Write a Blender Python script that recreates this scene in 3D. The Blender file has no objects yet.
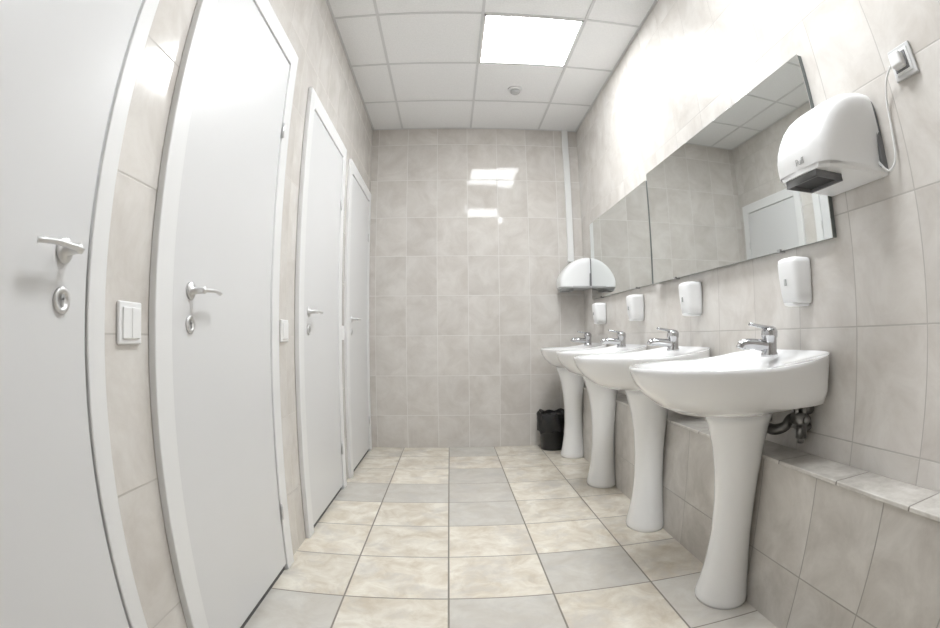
import bpy, bmesh, math
from math import *
from mathutils import Matrix, Vector
C=bpy.context.scene.collection
L=-.623;R=1.035;D=3.86;HC=2.514;Y0=-1.3
CAMH=.8554

# ------------------------------------------------------------ materials
def newmat(name):
    m=bpy.data.materials.new(name);m.use_nodes=True
    return m,m.node_tree,m.node_tree.nodes["Principled BSDF"]
def plain(name,col,rough=.4,metal=0,coat=0,nscale=40,namt=.03,bump=0.0,spec=.5):
    m,t,b=newmat(name);N=t.nodes;K=t.links
    tc=N.new("ShaderNodeTexCoord");n=N.new("ShaderNodeTexNoise");n.inputs["Scale"].default_value=nscale;n.inputs["Detail"].default_value=3
    K.new(tc.outputs["Object"],n.inputs["Vector"])
    mx=N.new("ShaderNodeMix");mx.data_type='RGBA'
    mx.inputs[6].default_value=(*[max(0,c-namt) for c in col],1);mx.inputs[7].default_value=(*[min(1,c+namt) for c in col],1)
    K.new(n.outputs["Fac"],mx.inputs[0]);K.new(mx.outputs[2],b.inputs["Base Color"])
    b.inputs["Roughness"].default_value=rough;b.inputs["Metallic"].default_value=metal;b.inputs["Coat Weight"].default_value=coat
    b.inputs["Specular IOR Level"].default_value=spec
    if bump:
        bp=N.new("ShaderNodeBump");bp.inputs["Strength"].default_value=bump;bp.inputs["Distance"].default_value=.002
        K.new(n.outputs["Fac"],bp.inputs["Height"]);K.new(bp.outputs[0],b.inputs["Normal"])
    return m
def tilemat(name,ax,off,size,gw,cA,cB,grout,rough=.2,nscale=5.0,pertile=.06,cC=None,cfrac=.0,wav=.02,dist=.25,tilt=0.0,cD=None,dscale=3.0,spec=.5):
    m,t,b=newmat(name);N=t.nodes;K=t.links
    b.inputs["Specular IOR Level"].default_value=spec
    def M(op,a,c=None):
        n=N.new("ShaderNodeMath");n.operation=op
        for i,v in enumerate((a,c)):
            if v is None: continue
            if isinstance(v,(int,float)): n.inputs[i].default_value=v
            else: K.new(v,n.inputs[i])
        return n.outputs[0]
    g=N.new("ShaderNodeNewGeometry");s=N.new("ShaderNodeSeparateXYZ");K.new(g.outputs["Position"],s.inputs[0])
    ids=[];ds=[];fr=[]
    for k in range(2):
        u=M('DIVIDE',M('SUBTRACT',s.outputs[ax[k]],off[k]),size[k])
        ids.append(M('FLOOR',u));f=M('FRACT',u);fr.append(M('MULTIPLY',f,size[k]))
        ds.append(M('MULTIPLY',M('SUBTRACT',.5,M('ABSOLUTE',M('SUBTRACT',f,.5))),size[k]))
    dmin=M('MINIMUM',ds[0],ds[1])
    mr=N.new("ShaderNodeMapRange");mr.interpolation_type='SMOOTHSTEP';K.new(dmin,mr.inputs[0])
    mr.inputs[1].default_value=gw/2-.0007;mr.inputs[2].default_value=gw/2+.0010
    mask=mr.outputs[0]
    cb=N.new("ShaderNodeCombineXYZ");K.new(ids[0],cb.inputs[0]);K.new(ids[1],cb.inputs[1])
    wn=N.new("ShaderNodeTexWhiteNoise");wn.noise_dimensions='3D';K.new(cb.outputs[0],wn.inputs["Vector"])
    vm=N.new("ShaderNodeVectorMath");vm.operation='MULTIPLY_ADD';K.new(wn.outputs["Color"],vm.inputs[0]);vm.inputs[1].default_value=(9,9,9);K.new(g.outputs["Position"],vm.inputs[2])
    def noise(sc,det,ro,di):
        n1=N.new("ShaderNodeTexNoise");n1.inputs["Scale"].default_value=sc;n1.inputs["Detail"].default_value=det;n1.inputs["Roughness"].default_value=ro;n1.inputs["Distortion"].default_value=di
        K.new(vm.outputs[0],n1.inputs["Vector"]);return n1.outputs["Fac"]
    def mrange(v,a,c):
        r=N.new("ShaderNodeMapRange");r.inputs[1].default_value=a;r.inputs[2].default_value=c;K.new(v,r.inputs[0]);return r.outputs[0]
    def mixc(f,a,c):
        mx=N.new("ShaderNodeMix");mx.data_type='RGBA';K.new(f,mx.inputs[0])
        for i,v in ((6,a),(7,c)):
            if isinstance(v,tuple):mx.inputs[i].default_value=(*v,1)
            else:K.new(v,mx.inputs[i])
        return mx.outputs[2]
    col=mixc(mrange(noise(nscale,8,.66,dist),.34,.66),cA,cB)
    if cD: col=mixc(M('MULTIPLY',mrange(noise(dscale,6,.66,.3),.50,.68),.75),col,cD)
    if cC: col=mixc(M('MULTIPLY',M('LESS_THAN',wn.outputs["Value"],cfrac),.55),col,cC)
    hv=N.new("ShaderNodeHueSaturation");K.new(col,hv.inputs["Color"])
    K.new(M('ADD',1-pertile/2,M('MULTIPLY',wn.outputs["Value"],pertile)),hv.inputs["Value"])
    K.new(mixc(mask,grout,hv.outputs[0]),b.inputs["Base Color"])
    K.new(M('ADD',M('MULTIPLY',M('SUBTRACT',1.0,mask),.5),rough),b.inputs["Roughness"])
    h=M('ADD',M('MULTIPLY',mask,.35),M('MULTIPLY',noise(9,1,.5,0),wav*10))
    if tilt:
        sc=N.new("ShaderNodeSeparateColor");K.new(wn.outputs["Color"],sc.inputs[0])
        for k in range(2):
            h=M('ADD',h,M('MULTIPLY',M('MULTIPLY',M('SUBTRACT',sc.outputs[k],.5),tilt),fr[k]))
    bp=N.new("ShaderNodeBump");bp.inputs["Strength"].default_value=.5;bp.inputs["Distance"].default_value=.0025;K.new(h,bp.inputs["Height"]);K.new(bp.outputs[0],b.inputs["Normal"])
    return m
TW,TH=.2349,.3024
WA=(.63,.592,.552);WB=(.765,.738,.705)
m_back=tilemat("tile_glazed_far",(0,2),(-.5677,.2517),(TW,TH),.0035,(.61,.572,.532),(.735,.705,.67),(.78,.76,.735),rough=.06,wav=.002,tilt=26,nscale=5.5,dist=.5,spec=.24)
m_right=tilemat("tile_glazed_side",(1,2),(.985,.2517),(.262,TH),.0035,WA,WB,(.52,.49,.46),rough=.24,nscale=5.5,dist=.5,spec=.34)
m_left=tilemat("tile_glazed_door_side",(1,2),(.225,.2517),(TW,TH),.0038,WA,WB,(.54,.51,.475),rough=.14,nscale=5.5,dist=.5,wav=.01)
m_ledge=tilemat("tile_ledge",(1,2),(.985,.19),(.262,TH),.004,(.50,.468,.43),(.65,.62,.58),(.34,.32,.29),nscale=6,dist=.5)
m_cap=tilemat("tile_ledge_cap",(1,0),(.9,-2.0),(.262,5),.005,(.54,.51,.47),(.72,.695,.655),(.25,.23,.21),wav=.02,nscale=16)
m_floor=tilemat("tile_floor",(0,1),(-.3627,1.4954),(.3432,.3432),.006,(.65,.575,.465),(.87,.83,.74),(.26,.235,.20),rough=.22,nscale=9,pertile=.15,cC=(.60,.59,.57),cfrac=.25,cD=(.62,.585,.54),dscale=6,dist=.6)
m_ceil=plain("ceiling_board",(.90,.90,.90),.85,nscale=130,namt=.09,bump=.4)
m_bar=plain("painted_metal_grey_white",(.70,.70,.70),.5,namt=.01)
m_trunk=plain("painted_trunking_white",(.84,.84,.83),.5,namt=.01)
m_door=plain("door_paint_white",(.76,.76,.765),.34,nscale=3,namt=.01)
m_frame=plain("frame_paint_white",(.85,.85,.85),.34,nscale=3,namt=.01)
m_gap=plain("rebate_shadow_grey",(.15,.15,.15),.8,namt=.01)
m_chrome=plain("chrome",(.54,.54,.55),.12,metal=1,namt=.01)
m_satin=plain("satin_metal",(.74,.74,.74),.36,metal=.85,namt=.02)
m_cer=plain("ceramic_white",(.93,.93,.93),.07,coat=1.0,nscale=4,namt=.01)
m_plas=plain("plastic_white",(.90,.90,.90),.3,nscale=10,namt=.01)
m_plas2=plain("plastic_pale_grey",(.5,.5,.5),.35,nscale=10,namt=.01)
m_plate=plain("plate_grey",(.66,.66,.66),.35,nscale=10,namt=.01)
m_vent=plain("vent_slot_grey",(.22,.22,.225),.5,nscale=10,namt=.01)
m_dark=plain("dark_slot",(.015,.015,.016),.5,namt=.004)
m_pipe=plain("pipe_grey_metal",(.25,.245,.24),.28,metal=.8,nscale=20,namt=.07)
m_bin=plain("bin_black",(.02,.02,.02),.4,nscale=20,namt=.005)
m_bag=plain("bag_black",(.012,.012,.013),.22,nscale=30,namt=.004)
m_mir=plain("mirror_glass",(.75,.77,.76),.02,metal=1,nscale=2,namt=.004)
m_edge=plain("mirror_edge",(.16,.18,.175),.4,nscale=10,namt=.02)
def emis(name,col,st):
    m,t,b=newmat(name);b.inputs["Base Color"].default_value=(.9,.9,.9,1);b.inputs["Emission Color"].default_value=(*col,1);b.inputs["Emission Strength"].default_value=st
    return m
m_light=emis("light_diffuser",(.95,.98,1.0),28)

# ------------------------------------------------------------ mesh helpers
def mk(name,verts,faces,mat,parent=None,loc=(0,0,0),smooth=False,kind=None,bevel=0,subsurf=0,seg=2):
    me=bpy.data.meshes.new(name);me.from_pydata([tuple(v) for v in verts],[],faces);me.update()
    bm=bmesh.new();bm.from_mesh(me);bmesh.ops.remove_doubles(bm,verts=bm.verts,dist=1e-6);bmesh.ops.recalc_face_normals(bm,faces=bm.faces)
    if smooth:
        for f in bm.faces:f.smooth=True
    bm.to_mesh(me);bm.free()
    o=bpy.data.objects.new(name,me);C.objects.link(o);me.materials.append(mat);o.location=loc
    if parent: o.parent=parent
    if kind:o["kind"]=kind
    if bevel:
        md=o.modifiers.new("b",'BEVEL');md.width=bevel;md.segments=seg;md.limit_method='ANGLE'
        for f in me.polygons:f.use_smooth=True
        md.harden_normals=True
    return o
def boxvf(a,b):
    x0,y0,z0=a;x1,y1,z1=b
    v=[(x0,y0,z0),(x1,y0,z0),(x1,y1,z0),(x0,y1,z0),(x0,y0,z1),(x1,y0,z1),(x1,y1,z1),(x0,y1,z1)]
    return v,[(0,3,2,1),(4,5,6,7),(0,1,5,4),(1,2,6,5),(2,3,7,6),(3,0,4,7)]
def box(name,a,b,mat,**k):
    v,f=boxvf(a,b);return mk(name,v,f,mat,**k)
def boxes(name,lst,mat,**k):
    V=[];Fc=[]
    for a,b in lst:
        v,f=boxvf(a,b);n=len(V);V+=v;Fc+=[tuple(i+n for i in q) for q in f]
    return mk(name,V,Fc,mat,**k)
def loftvf(rings,cap0=True,cap1=True):
    n=len(rings[0]);V=[p for r in rings for p in r];Fc=[]
    for i in range(len(rings)-1):
        for j in range(n):
            k=(j+1)%n;Fc.append((i*n+j,i*n+k,(i+1)*n+k,(i+1)*n+j))
    if cap0:Fc.append(tuple(range(n)))
    if cap1:Fc.append(tuple((len(rings)-1)*n+j for j in range(n)))
    return V,Fc
def loft(name,rings,mat,cap0=True,cap1=True,**k):
    k.setdefault('smooth',True);v,f=loftvf(rings,cap0,cap1);return mk(name,v,f,mat,**k)
def lathe(name,prof,mat,axis='z',n=32,center=(0,0,0),**k):
    rings=[]
    for r,h in prof:
        ring=[]
        for i in range(n):
            a=2*pi*i/n;p,q=r*cos(a),r*sin(a)
            if axis=='z':w=(p,q,h)
            elif axis=='x':w=(h,p,q)
            else:w=(p,h,q)
            ring.append(tuple(w[j]+center[j] for j in range(3)))
        rings.append(ring)
    return loft(name,rings,mat,**k)
def smoothpath(pts,n=6):
    P=[Vector(p) for p in pts]
    if len(P)<3:return P
    out=[]
    for i in range(len(P)-1):
        p0=P[max(0,i-1)];p1=P[i];p2=P[i+1];p3=P[min(len(P)-1,i+2)]
        for k in range(n):
            t=k/n;out.append(.5*((2*p1)+(-p0+p2)*t+(2*p0-5*p1+4*p2-p3)*t*t+(-p0+3*p1-3*p2+p3)*t**3))
    out.append(P[-1]);return out
def tuberings(pts,r,n=14,flat=1.0,sm=6):
    P=smoothpath(pts,sm);rings=[];up=Vector((0,0,1));prev=None
    for i,p in enumerate(P):
        d=(P[min(i+1,len(P)-1)]-P[max(i-1,0)]).normalized()
        if prev is None:
            a=d.cross(up)
            if a.length<.2:a=d.cross(Vector((0,1,0)))
            a.normalize()
        else: a=(prev-d*prev.dot(d)).normalized()
        prev=a;b=d.cross(a)
        rr=r(i/(len(P)-1)) if callable(r) else r
        rings.append([tuple(p+a*(rr*cos(2*pi*k/n))+b*(rr*flat*sin(2*pi*k/n))) for k in range(n)])
    return rings
def tube(name,pts,r,mat,n=14,flat=1.0,sm=6,**k):
    return loft(name,tuberings(pts,r,n,flat,sm),mat,**k)
def tubes(name,lst,mat,**k):
    V=[];Fc=[]
    for pts,r in lst:
        v,f=loftvf(tuberings(pts,r));n=len(V);V+=v;Fc+=[tuple(i+n for i in q) for q in f]
    return mk(name,V,Fc,mat,smooth=True,**k)
def empty(name,loc,label,cat,group=None,rot=0):
    e=bpy.data.objects.new(name,None);e.empty_display_size=.1;C.objects.link(e);e.location=loc;e.rotation_euler=(0,0,rot)
    e["label"]=label;e["category"]=cat
    if group:e["group"]=group
    return e
def dup(o,loc,label=None,parent=None):
    c=o.copy();C.objects.link(c)
    if parent is None:
        c.location=loc
        if label:c["label"]=label
    else:c.parent=parent
    for ch in list(o.children):
        dup(ch,None,None,c)
    return c

# ------------------------------------------------------------ room
S=dict(kind="structure")
box("floor",(L-.2,Y0-.2,-.1),(R+.2,D+.2,0),m_floor,**S)
box("ceiling",(L-.2,Y0-.2,HC),(R+.2,D+.2,HC+.1),m_ceil,**S)
box("wall_back",(L-.2,D,0),(R+.2,D+.15,HC),m_back,**S)
box("wall_front",(L-.2,Y0-.15,0),(R+.2,Y0,HC),m_back,**S)
box("wall_left",(L-.15,Y0,0),(L,D,HC),m_left,**S)
box("wall_right",(R,Y0,0),(R+.15,D,HC),m_right,**S)
# ceiling grid
CX=[-.3824,.1674,.7172];CY=[3.3368-.5498*i for i in range(9)]
bw=.0075;lst=[]
for x in CX: lst.append(((x-bw,Y0,HC-.004),(x+bw,D,HC)))
for y in CY: lst.append(((L,y-bw,HC-.0035),(R,y+bw,HC)))
lst+=[((L,Y0,HC-.0045),(L+.012,D,HC)),((R-.012,Y0,HC-.0045),(R,D,HC)),((L,D-.012,HC-.0045),(R,D,HC))]
boxes("trim_1",lst,m_bar,**S)
# ledge
LX=.905;LZ=.49
box("trim_2",(LX,Y0,0),(R,D,LZ-.012),m_ledge,**S)
box("trim_3",(LX-.004,Y0,LZ-.012),(R,D,LZ),m_cap,bevel=.003,**S)
# slim boxed cable trunking up the far corner, ends at the far dryer
box("trim_4",(.908,D-.027,1.415),(.956,D,HC),m_trunk,bevel=.004,**S)

# lights
for i,y in enumerate((CY[2],CY[5])):
    y0,y1=y+bw,y+.5498-bw
    e=empty("ceiling_light",((CX[1]+CX[2])/2,(y0+y1)/2,HC),"square recessed ceiling light panel glowing cool white","ceiling light","ceiling light panels")
    w=(.5498-2*bw)/2
    boxes("light_frame",[((-w,-w,-.007),(w,-w+.012,0)),((-w,w-.012,-.007),(w,w,0)),((-w,-w,-.007),(-w+.012,w,0)),((w-.012,-w,-.007),(w,w,0))],m_trunk,parent=e)
    box("diffuser",(-w+.012,-w+.012,-.004),(w-.012,w-.012,-.001),m_light,parent=e)
# detector
e=empty("smoke_detector",(.44,3.14,HC),"small round white smoke detector on the ceiling","smoke detector")
lathe("base",[(.048,0),(.048,-.010),(.044,-.013)],m_plas,parent=e)
lathe("sensor_cap",[(.031,-.010),(.031,-.020),(.032,-.022),(.032,-.030),(.025,-.036),(.008,-.038)],m_plas2,parent=e)

# ------------------------------------------------------------ doors
def handle(parent,y,z,dirn,fx):
    h=lathe("handle",[(.021,fx),(.021,fx+.005),(.018,fx+.007),(.009,fx+.008),(.008,fx+.036),(.009,fx+.042),(.003,fx+.045)],m_satin,axis='x',center=(0,y,z),parent=parent)
    h["label"]="satin metal lever handle"
    tube("lever",[(fx+.038,y-dirn*.006,z),(fx+.040,y+dirn*.02,z+.001),(fx+.041,y+dirn*.055,z+.002),(fx+.040,y+dirn*.085,z+.0),(fx+.034,y+dirn*.098,z-.001)],lambda t:.0080-.001*t,m_satin,flat=.65,parent=h)
    p=lathe("keyhole_plate",[(.021,fx),(.021,fx+.004),(.019,fx+.006),(.013,fx+.006),(.012,fx+.004),(.003,fx+.004)],m_satin,axis='x',center=(0,y,z-.078),parent=parent)
    v,f=boxvf((fx+.0035,y-.0022,z-.089),(fx+.0062,y+.0022,z-.074))
    lv=[];n=len(v)
    for i in range(16):
        a=2*pi*i/16;lv.append((fx+.0062,y+.005*cos(a),z-.073+.005*sin(a)))
    mk("keyhole",v+lv,f+[tuple(n+i for i in range(16))],m_plas2,parent=p)
def door(idx,y0,y1,top,hy,hdir,hinge_y,FW=.075,fw1=None,g=.005):
    fw1=fw1 or FW
    f0,f1=y0+FW,y1-fw1
    leaf=box("door_%d"%idx,(.004,f0+g,.028),(.015,f1-g,top-FW-g),m_door,loc=(L,0,0),bevel=.002,kind="structure")
    fr=boxes("frame",[((0,y0,0),(.020,f0,top)),((0,f1,0),(.020,y1,top)),((0,f0,top-FW),(.020,f1,top))],m_frame,parent=leaf,bevel=.004)
    boxes("gap_shade",[((.0,f0,.0),(.004,f1,top-FW))],m_gap,parent=leaf)  # dark sheet behind the leaf, its colour stands in for shade in the gap
    handle(leaf,hy,.96 if idx>1 else .985,hdir,.015)
    for z in (.235,top-.36):
        lathe("hinge",[(.002,z-.030),(.005,z-.028),(.005,z+.028),(.002,z+.030)],m_satin,n=16,center=(.021,hinge_y,0),parent=leaf)
door(1,-.16,.735,1.95,.612,-1,-.09,fw1=.052,g=.003)
door(2,.912,1.732,1.95,1.076,1,1.657)
door(3,1.978,2.805,1.94,2.135,1,2.730)
door(4,2.955,3.79,1.94,3.11,1,3.715)

# switches
def switch(y,z,two,label):
    e=empty("light_switch",(L,y,z),label,"light switch","white light switches")
    w=.041
    box("switch_plate",(0,-w,-w),(.009,w,w),m_plas,parent=e,bevel=.004,seg=3)
    if two:
        box("rocker",(.006,-.03,-.030),(.013,-.001,.030),m_plas,parent=e,bevel=.002)
        box("rocker",(.006,.001,-.030),(.013,.03,.030),m_plas,parent=e,bevel=.002)
    else: box("rocker",(.006,-.03,-.030),(.013,.03,.030),m_plas,parent=e,bevel=.002)
switch(.834,.878,True,"white double rocker light switch on tiled wall")
switch(1.832,.875,False,"white single rocker light switch between doors")
switch(2.885,.875,False,"white single rocker light switch near the last door")

# ------------------------------------------------------------ mirrors
def mirror(y0,y1,z0,z1,label,turn=0,off=0):
    e=empty("wall_mirror",(R-off,(y0+y1)/2,z0),label,"mirror","wall mirrors",rot=turn)
    w=(y1-y0)/2;h=z1-z0
    box("mirror_backing",(-.0172,-w+.002,.002),(0,w,h-.002),m_edge,parent=e)
    box("mirror_glass",(-.020,-w,0),(-.0173,w-.010,h),m_mir,parent=e,bevel=.0006)
    for s in (-.6,.6):
        box("mirror_clip",(-.024,w*s-.008,-.005),(-.0,w*s+.008,.006),m_chrome,parent=e)
mirror(1.045,2.372,1.097,1.663,"large frameless wall mirror above the nearer sinks",turn=.013,off=.0090)
mirror(2.425,3.57,1.103,1.650,"frameless wall mirror above the farther sinks")

# ------------------------------------------------------------ sinks
sink=empty("pedestal_sink",(R,1.305,0),"white ceramic pedestal sink below the large mirror and dryer","sink","row of pedestal sinks")
NS=96;U0=.235
def outl(s,z,lean=0,fs=None):
    ring=[]
    for i in range(NS):
        a=2*pi*i/NS;c=cos(a);sn=sin(a)
        if c>=0: u=.312*c;v=.262*sn
        else:
            e=.30
            u=-.235*abs(c)**e;v=.262*(abs(sn)**e)*(1 if sn>=0 else -1)
            v*=1-.06*(abs(u)/.235)**2
        bk=max(0,-u/.235)
        ss=s+(1-s)*lean*bk**.6
        ring.append((-(U0+u*ss),v*ss,z+.030*(bk**1.5)-(.03*bk if s<.95 and lean>=.9 else 0)))
    return ring
zr=.762
def outl2(a_,b_,uc,z):
    return [(-(uc+a_*cos(2*pi*i/NS)),b_*sin(2*pi*i/NS),z) for i in range(NS)]
rings=[outl2(.085,.085,.19,zr-.150),outl2(.11,.115,.195,zr-.143),outl(.56,zr-.132,.55),outl(.74,zr-.108,.92),outl(.88,zr-.074,.99),outl(.955,zr-.044,1),outl(.99,zr-.022,1),outl(1,zr-.009,1),outl(.996,zr-.001,1),outl(.982,zr+.001,1),outl(.962,zr-.001,.97)]
rings+=[outl2(.228,.222,.300,zr-.003),outl2(.216,.210,.298,zr-.012),outl2(.196,.192,.296,zr-.040),outl2(.165,.160,.292,zr-.074),outl2(.11,.112,.285,zr-.098),outl2(.05,.05,.275,zr-.108),outl2(.022,.022,.272,zr-.110)]
basin=loft("basin",rings,m_cer,parent=sink)
lathe("drain",[(.021,zr-.1095),(.021,zr-.107),(.014,zr-.1065),(.004,zr-.108)],m_chrome,center=(-.272,0,0),parent=sink)
# pedestal
pr=[]
for z,ax,ay,cx in [(.0,.084,.106,.188),(.012,.086,.108,.188),(.03,.084,.104,.188),(.08,.076,.092,.187),(.15,.068,.081,.187),(.24,.063,.072,.188),(.34,.064,.071,.19),(.44,.071,.077,.192),(.52,.082,.089,.195),(.59,.098,.106,.2),(.635,.114,.124,.202)]:
    pr.append([(-(cx+ax*cos(2*pi*i/48)),ay*sin(2*pi*i/48),z) for i in range(48)])
loft("pedestal",pr,m_cer,parent=sink)
# faucet
fx=-.085;fz=zr+.018
fa=lathe("faucet",[(.028,fz-.004),(.028,fz+.004),(.024,fz+.010),(.024,fz+.050),(.027,fz+.056),(.027,fz+.072),(.022,fz+.082),(.008,fz+.086)],m_chrome,center=(fx,0,0),parent=sink)
fa["label"]="chrome single lever mixer tap"
tube("spout",[(fx-.005,0,fz+.026),(fx-.04,0,fz+.032),(fx-.080,0,fz+.036),(fx-.106,0,fz+.034),(fx-.112,0,fz+.024)],lambda t:.0185-.004*t,m_chrome,parent=fa)
tube("lever",[(fx+.012,0,fz+.080),(fx-.03,0,fz+.086),(fx-.075,0,fz+.094)],lambda t:.015-.004*t,m_chrome,flat=.45,parent=fa)
# plumbing
dp=tubes("drain_pipe",[([(-.10,.02,.63),(-.10,.02,.575),(-.075,-.02,.555),(-.05,-.05,.565),(-.03,-.05,.585),(.0,-.05,.585)],.017),
 ([(-.06,-.12,.66),(-.055,-.12,.60),(-.03,-.12,.570),(0,-.12,.570)],.010),([(-.06,.10,.66),(-.055,.10,.60),(-.03,.10,.565),(0,.10,.565)],.010),
 ([(-.055,-.105,.60),(-.055,-.160,.60)],.019),([(-.055,-.160,.60),(-.055,-.172,.60)],.012),([(-.035,-.12,.58),(-.035,-.12,.54)],.018),([(-.035,-.12,.545),(-.035,-.12,.525)],.011),([(-.03,-.15,.63),(-.03,-.08,.63)],.018),([(-.05,-.145,.66),(-.045,-.145,.55)],.008),([(-.10,.02,.590),(-.10,.02,.610)],.024)],m_pipe,parent=sink)
dp["label"]="grey metal drain trap and supply valves"
lathe("pipe_flange",[(.032,-.006),(.032,0)],m_satin,axis='x',center=(0,-.05,.585),parent=sink)
labs=["white ceramic pedestal sink below the large mirror","white ceramic pedestal sink below the farther mirror","white ceramic pedestal sink beside the black waste bin"]
for y,sx,lb in zip((2.04,2.74,3.46),(.97,.84,.77),labs):
    s2=dup(sink,(R,y,0),lb)
    for ch in s2.children:
        if ch.name.startswith("basin"): ch.scale=(sx,1,1)

# ------------------------------------------------------------ soap dispensers
def superring(w,d,z,n=40,e=.45,y0=0):
    r=[]
    for i in range(n):
        a=2*pi*i/n;c=cos(a);s=sin(a)
        y=w*abs(c)**e*(1 if c>0 else -1);x=d*(abs(s)**e*(1 if s>0 else -1)+1)/2
        r.append((-x,y,z))
    return r
sd=empty("soap_dispenser",(R,1.215,.93),"white plastic wall soap dispenser beside the large mirror","soap dispenser","wall soap dispensers")
loft("dispenser_body",[superring(.036,.060,.0),superring(.042,.070,.004),superring(.044,.076,.03),superring(.046,.082,.08),superring(.046,.084,.115),superring(.044,.081,.127),superring(.036,.070,.132)],m_plas,parent=sd)
loft("push_lever",[superring(.024,.060,-.008),superring(.028,.074,-.005),superring(.028,.078,.002)],m_plas,parent=sd)
box("level_window",(-.0850,-.005,.05),(-.08,.005,.07),m_plas2,parent=sd,bevel=.002)
for y,lb in zip((1.945,2.625,3.32),["white plastic wall soap dispenser between sinks under mirror","white plastic wall soap dispenser under the farther mirror","white plastic wall soap dispenser near the far corner"]):
    dup(sd,(R,y,.93),lb)

# ------------------------------------------------------------ hand dryers
PROF=[(1.0,0.0),(1.01,.10),(1.01,.20),(.98,.32),(.905,.47),(.81,.61),(.69,.74),(.55,.85),(.39,.93),(.22,.98),(.10,1.0),(.0,1.0)]
def dryer(y,z,label,far,DX=.230,DZ=.212,DY=.130):
    hd=empty("hand_dryer",(R,y,z),label,"hand dryer","wall hand dryers")
    def cp(v,e): return max(0.0,v)**e
    V=[];Fc=[];NB=40;NA=len(PROF)-1;BK=.016
    def P(i,b):
        g=cp(cos(b),.22);yy=DY*abs(sin(b))**.42*(1 if b>0 else -1)
        px,pz=PROF[i];x=BK+(DX-BK)*px*(.02+.98*g);zz=DZ*pz*(.45+.55*g)
        return (-x,yy*(1-.13*px),.012+zz)
    for j in range(NB+1):
        b=-pi/2+pi*j/NB
        for i in range(NA+1): V.append(P(i,b))
    for j in range(NB):
        for i in range(NA):
            n=NA+1;Fc.append((j*n+i,j*n+i+1,(j+1)*n+i+1,(j+1)*n+i))
    mk("dryer_shell",V,Fc,m_plas,smooth=True,parent=hd)
    ring=[P(NA,-pi/2+pi*j/NB) for j in range(NB+1)]
    ra=[(0,p[1]*.955,.012+(p[2]-.012)*.965) for p in ring]+[(0,DY*.955,.014),(0,-DY*.955,.014)]
    rb=[(-BK-.004,q[1],q[2]) for q in ra]
    loft("back_plate",[ra,rb],m_vent,smooth=False,parent=hd)
    k=DX/.245;q=DY/.135
    loft("base_tray",[[(-x*k,yy*q*s,zz) for x,yy in [(0.004,-.13),(.10,-.124),(.18,-.114),(.215,-.102),(.240,-.080),(.245,0),(.240,.080),(.215,.102),(.18,.114),(.10,.124),(0.004,.13)]] for s,zz in ((.94,.0),(.99,.006),(1,.016))],m_plas if not far else m_plas2,parent=hd,smooth=False)
    mo=m_plas2 if far else m_vent
    no=boxes("air_nozzle",[((-.224,-.064,-.018),(-.219,.064,.004)),((-.138,-.064,-.018),(-.134,.064,.004)),((-.224,-.064,-.018),(-.134,-.060,.004)),((-.224,.060,-.018),(-.134,.064,.004))],mo,parent=hd,bevel=.001)
    box("nozzle_grille",(-.219,-.060,-.010),(-.138,.060,.002),m_dark,parent=no)
    return hd
hd=dryer(.925,1.212,"white plastic wall hand dryer with cord beside outlet",False)
dryer(3.722,1.190,"plain white hand dryer mounted near the far corner",True,DX=.236,DZ=.218,DY=.119)
def text(name,body,size,loc,rot,mat,parent):
    cu=bpy.data.curves.new(name,'FONT');cu.body=body;cu.size=size;cu.extrude=.0006;cu.align_x='CENTER'
    o=bpy.data.objects.new(name,cu);C.objects.link(o)
    bpy.context.view_layer.update()
    me=bpy.data.meshes.new_from_object(o.evaluated_get(bpy.context.evaluated_depsgraph_get()))
    bpy.data.objects.remove(o)
    me.materials.clear();me.materials.append(mat)
    o=bpy.data.objects.new(name,me);C.objects.link(o);o.location=loc;o.rotation_euler=rot;o.parent=parent
    return o
text("logo_lettering","Puff",.022,(-.2328,-.015,.022),(pi/2,0,-pi/2),m_plas2,hd)
tube("power_cord",[(-.03,-.118,.03),(-.022,-.142,.004),(-.012,-.165,.03),(-.008,-.172,.10),(-.008,-.180,.17),(-.018,-.208,.218),(-.030,-.245,.238)],.0030,m_plas,parent=hd,sm=8)
e=empty("wall_outlet",(R,.648,1.457),"grey square wall power outlet with a white plug inserted","outlet")
box("outlet_plate",(-.010,-.042,-.042),(0,.042,.042),m_plate,parent=e,bevel=.003,seg=3)
box("outlet_insert",(-.013,-.031,-.031),(-.009,.031,.031),m_plas,parent=e,bevel=.002)
pl=box("plug",(-.040,-.016,-.020),(-.012,.024,.018),m_plas,parent=e,bevel=.006,seg=3)
boxes("plug_collar",[((-.0165,-.022,-.024),(-.0125,.028,.022))],m_vent,parent=e)

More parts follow.
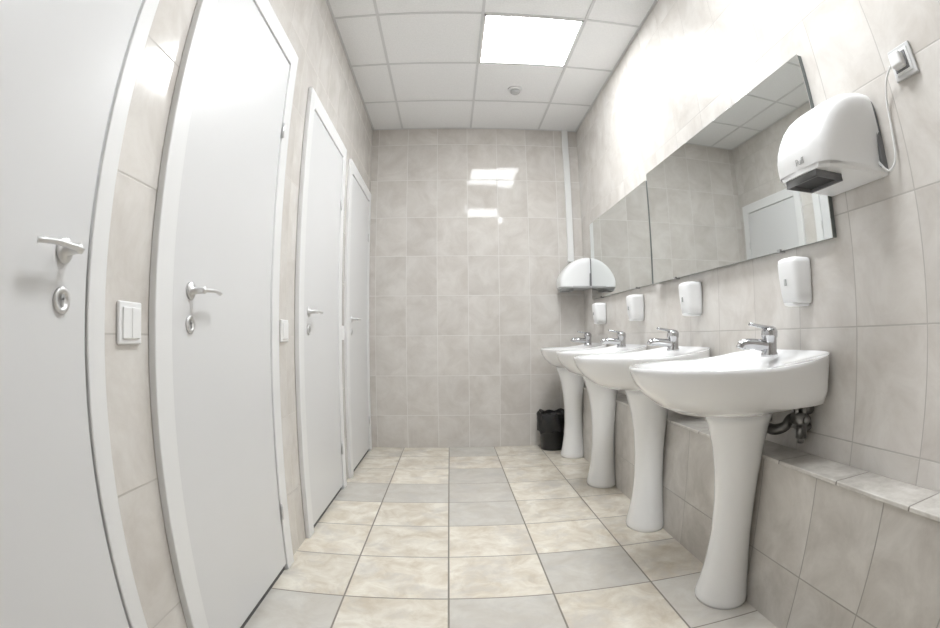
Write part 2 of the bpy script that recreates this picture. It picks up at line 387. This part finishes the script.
# ------------------------------------------------------------ bin
e=empty("waste_bin",(.755,3.725,0),"small black plastic waste bin lined with a loose black bag","waste bin")
lathe("bin_body",[(.084,0),(.088,.004),(.108,.235),(.112,.24),(.112,.247),(.106,.247),(.084,.01),(.01,.008)],m_bin,cap1=True,parent=e)
rg=[]
for r,z,am in [(.114,.14,.005),(.119,.18,.005),(.122,.23,.005),(.121,.268,.005),(.112,.285,.004),(.096,.268,.004),(.088,.18,.004)]:
    rg.append([((r+am*sin(9*2*pi*i/90+z*40)+am*.4*sin(17*2*pi*i/90))*cos(2*pi*i/90),(r+am*sin(9*2*pi*i/90+z*40))*sin(2*pi*i/90),z+.008*sin(3*2*pi*i/90)+.005*sin(8*2*pi*i/90+1)) for i in range(90)])
loft("bin_bag",rg,m_bag,cap0=False,cap1=False,parent=e)

# ------------------------------------------------------------ world + camera
w=bpy.data.worlds.new("w");bpy.context.scene.world=w;w.use_nodes=True
w.node_tree.nodes["Background"].inputs[0].default_value=(.8,.85,.9,1);w.node_tree.nodes["Background"].inputs[1].default_value=.3
P_,W_,RO=.0420,.0385,.0091
def cv(x,y,z):
    x,z=x*cos(RO)+z*sin(RO),-x*sin(RO)+z*cos(RO)
    y,z=y*cos(P_)-z*sin(P_),y*sin(P_)+z*cos(P_)
    x,y=x*cos(W_)+y*sin(W_),-x*sin(W_)+y*cos(W_)
    return Vector((x,y,z))
r_,f_,u_=cv(1,0,0),cv(0,1,0),cv(0,0,1)
cam=bpy.data.cameras.new("camera");co=bpy.data.objects.new("camera",cam);C.objects.link(co)
mt=Matrix((( r_.x,u_.x,-f_.x,0),(r_.y,u_.y,-f_.y,0),(r_.z,u_.z,-f_.z,CAMH),(0,0,0,1)))
co.matrix_world=mt
cam.type='PANO';cam.sensor_fit='HORIZONTAL';cam.sensor_width=10.5*940/513.77;cam.sensor_height=cam.sensor_width*628/940
cam.lens=18;cam.clip_start=.01
bpy.context.scene.camera=co
bpy.context.scene.view_settings.view_transform='Standard'
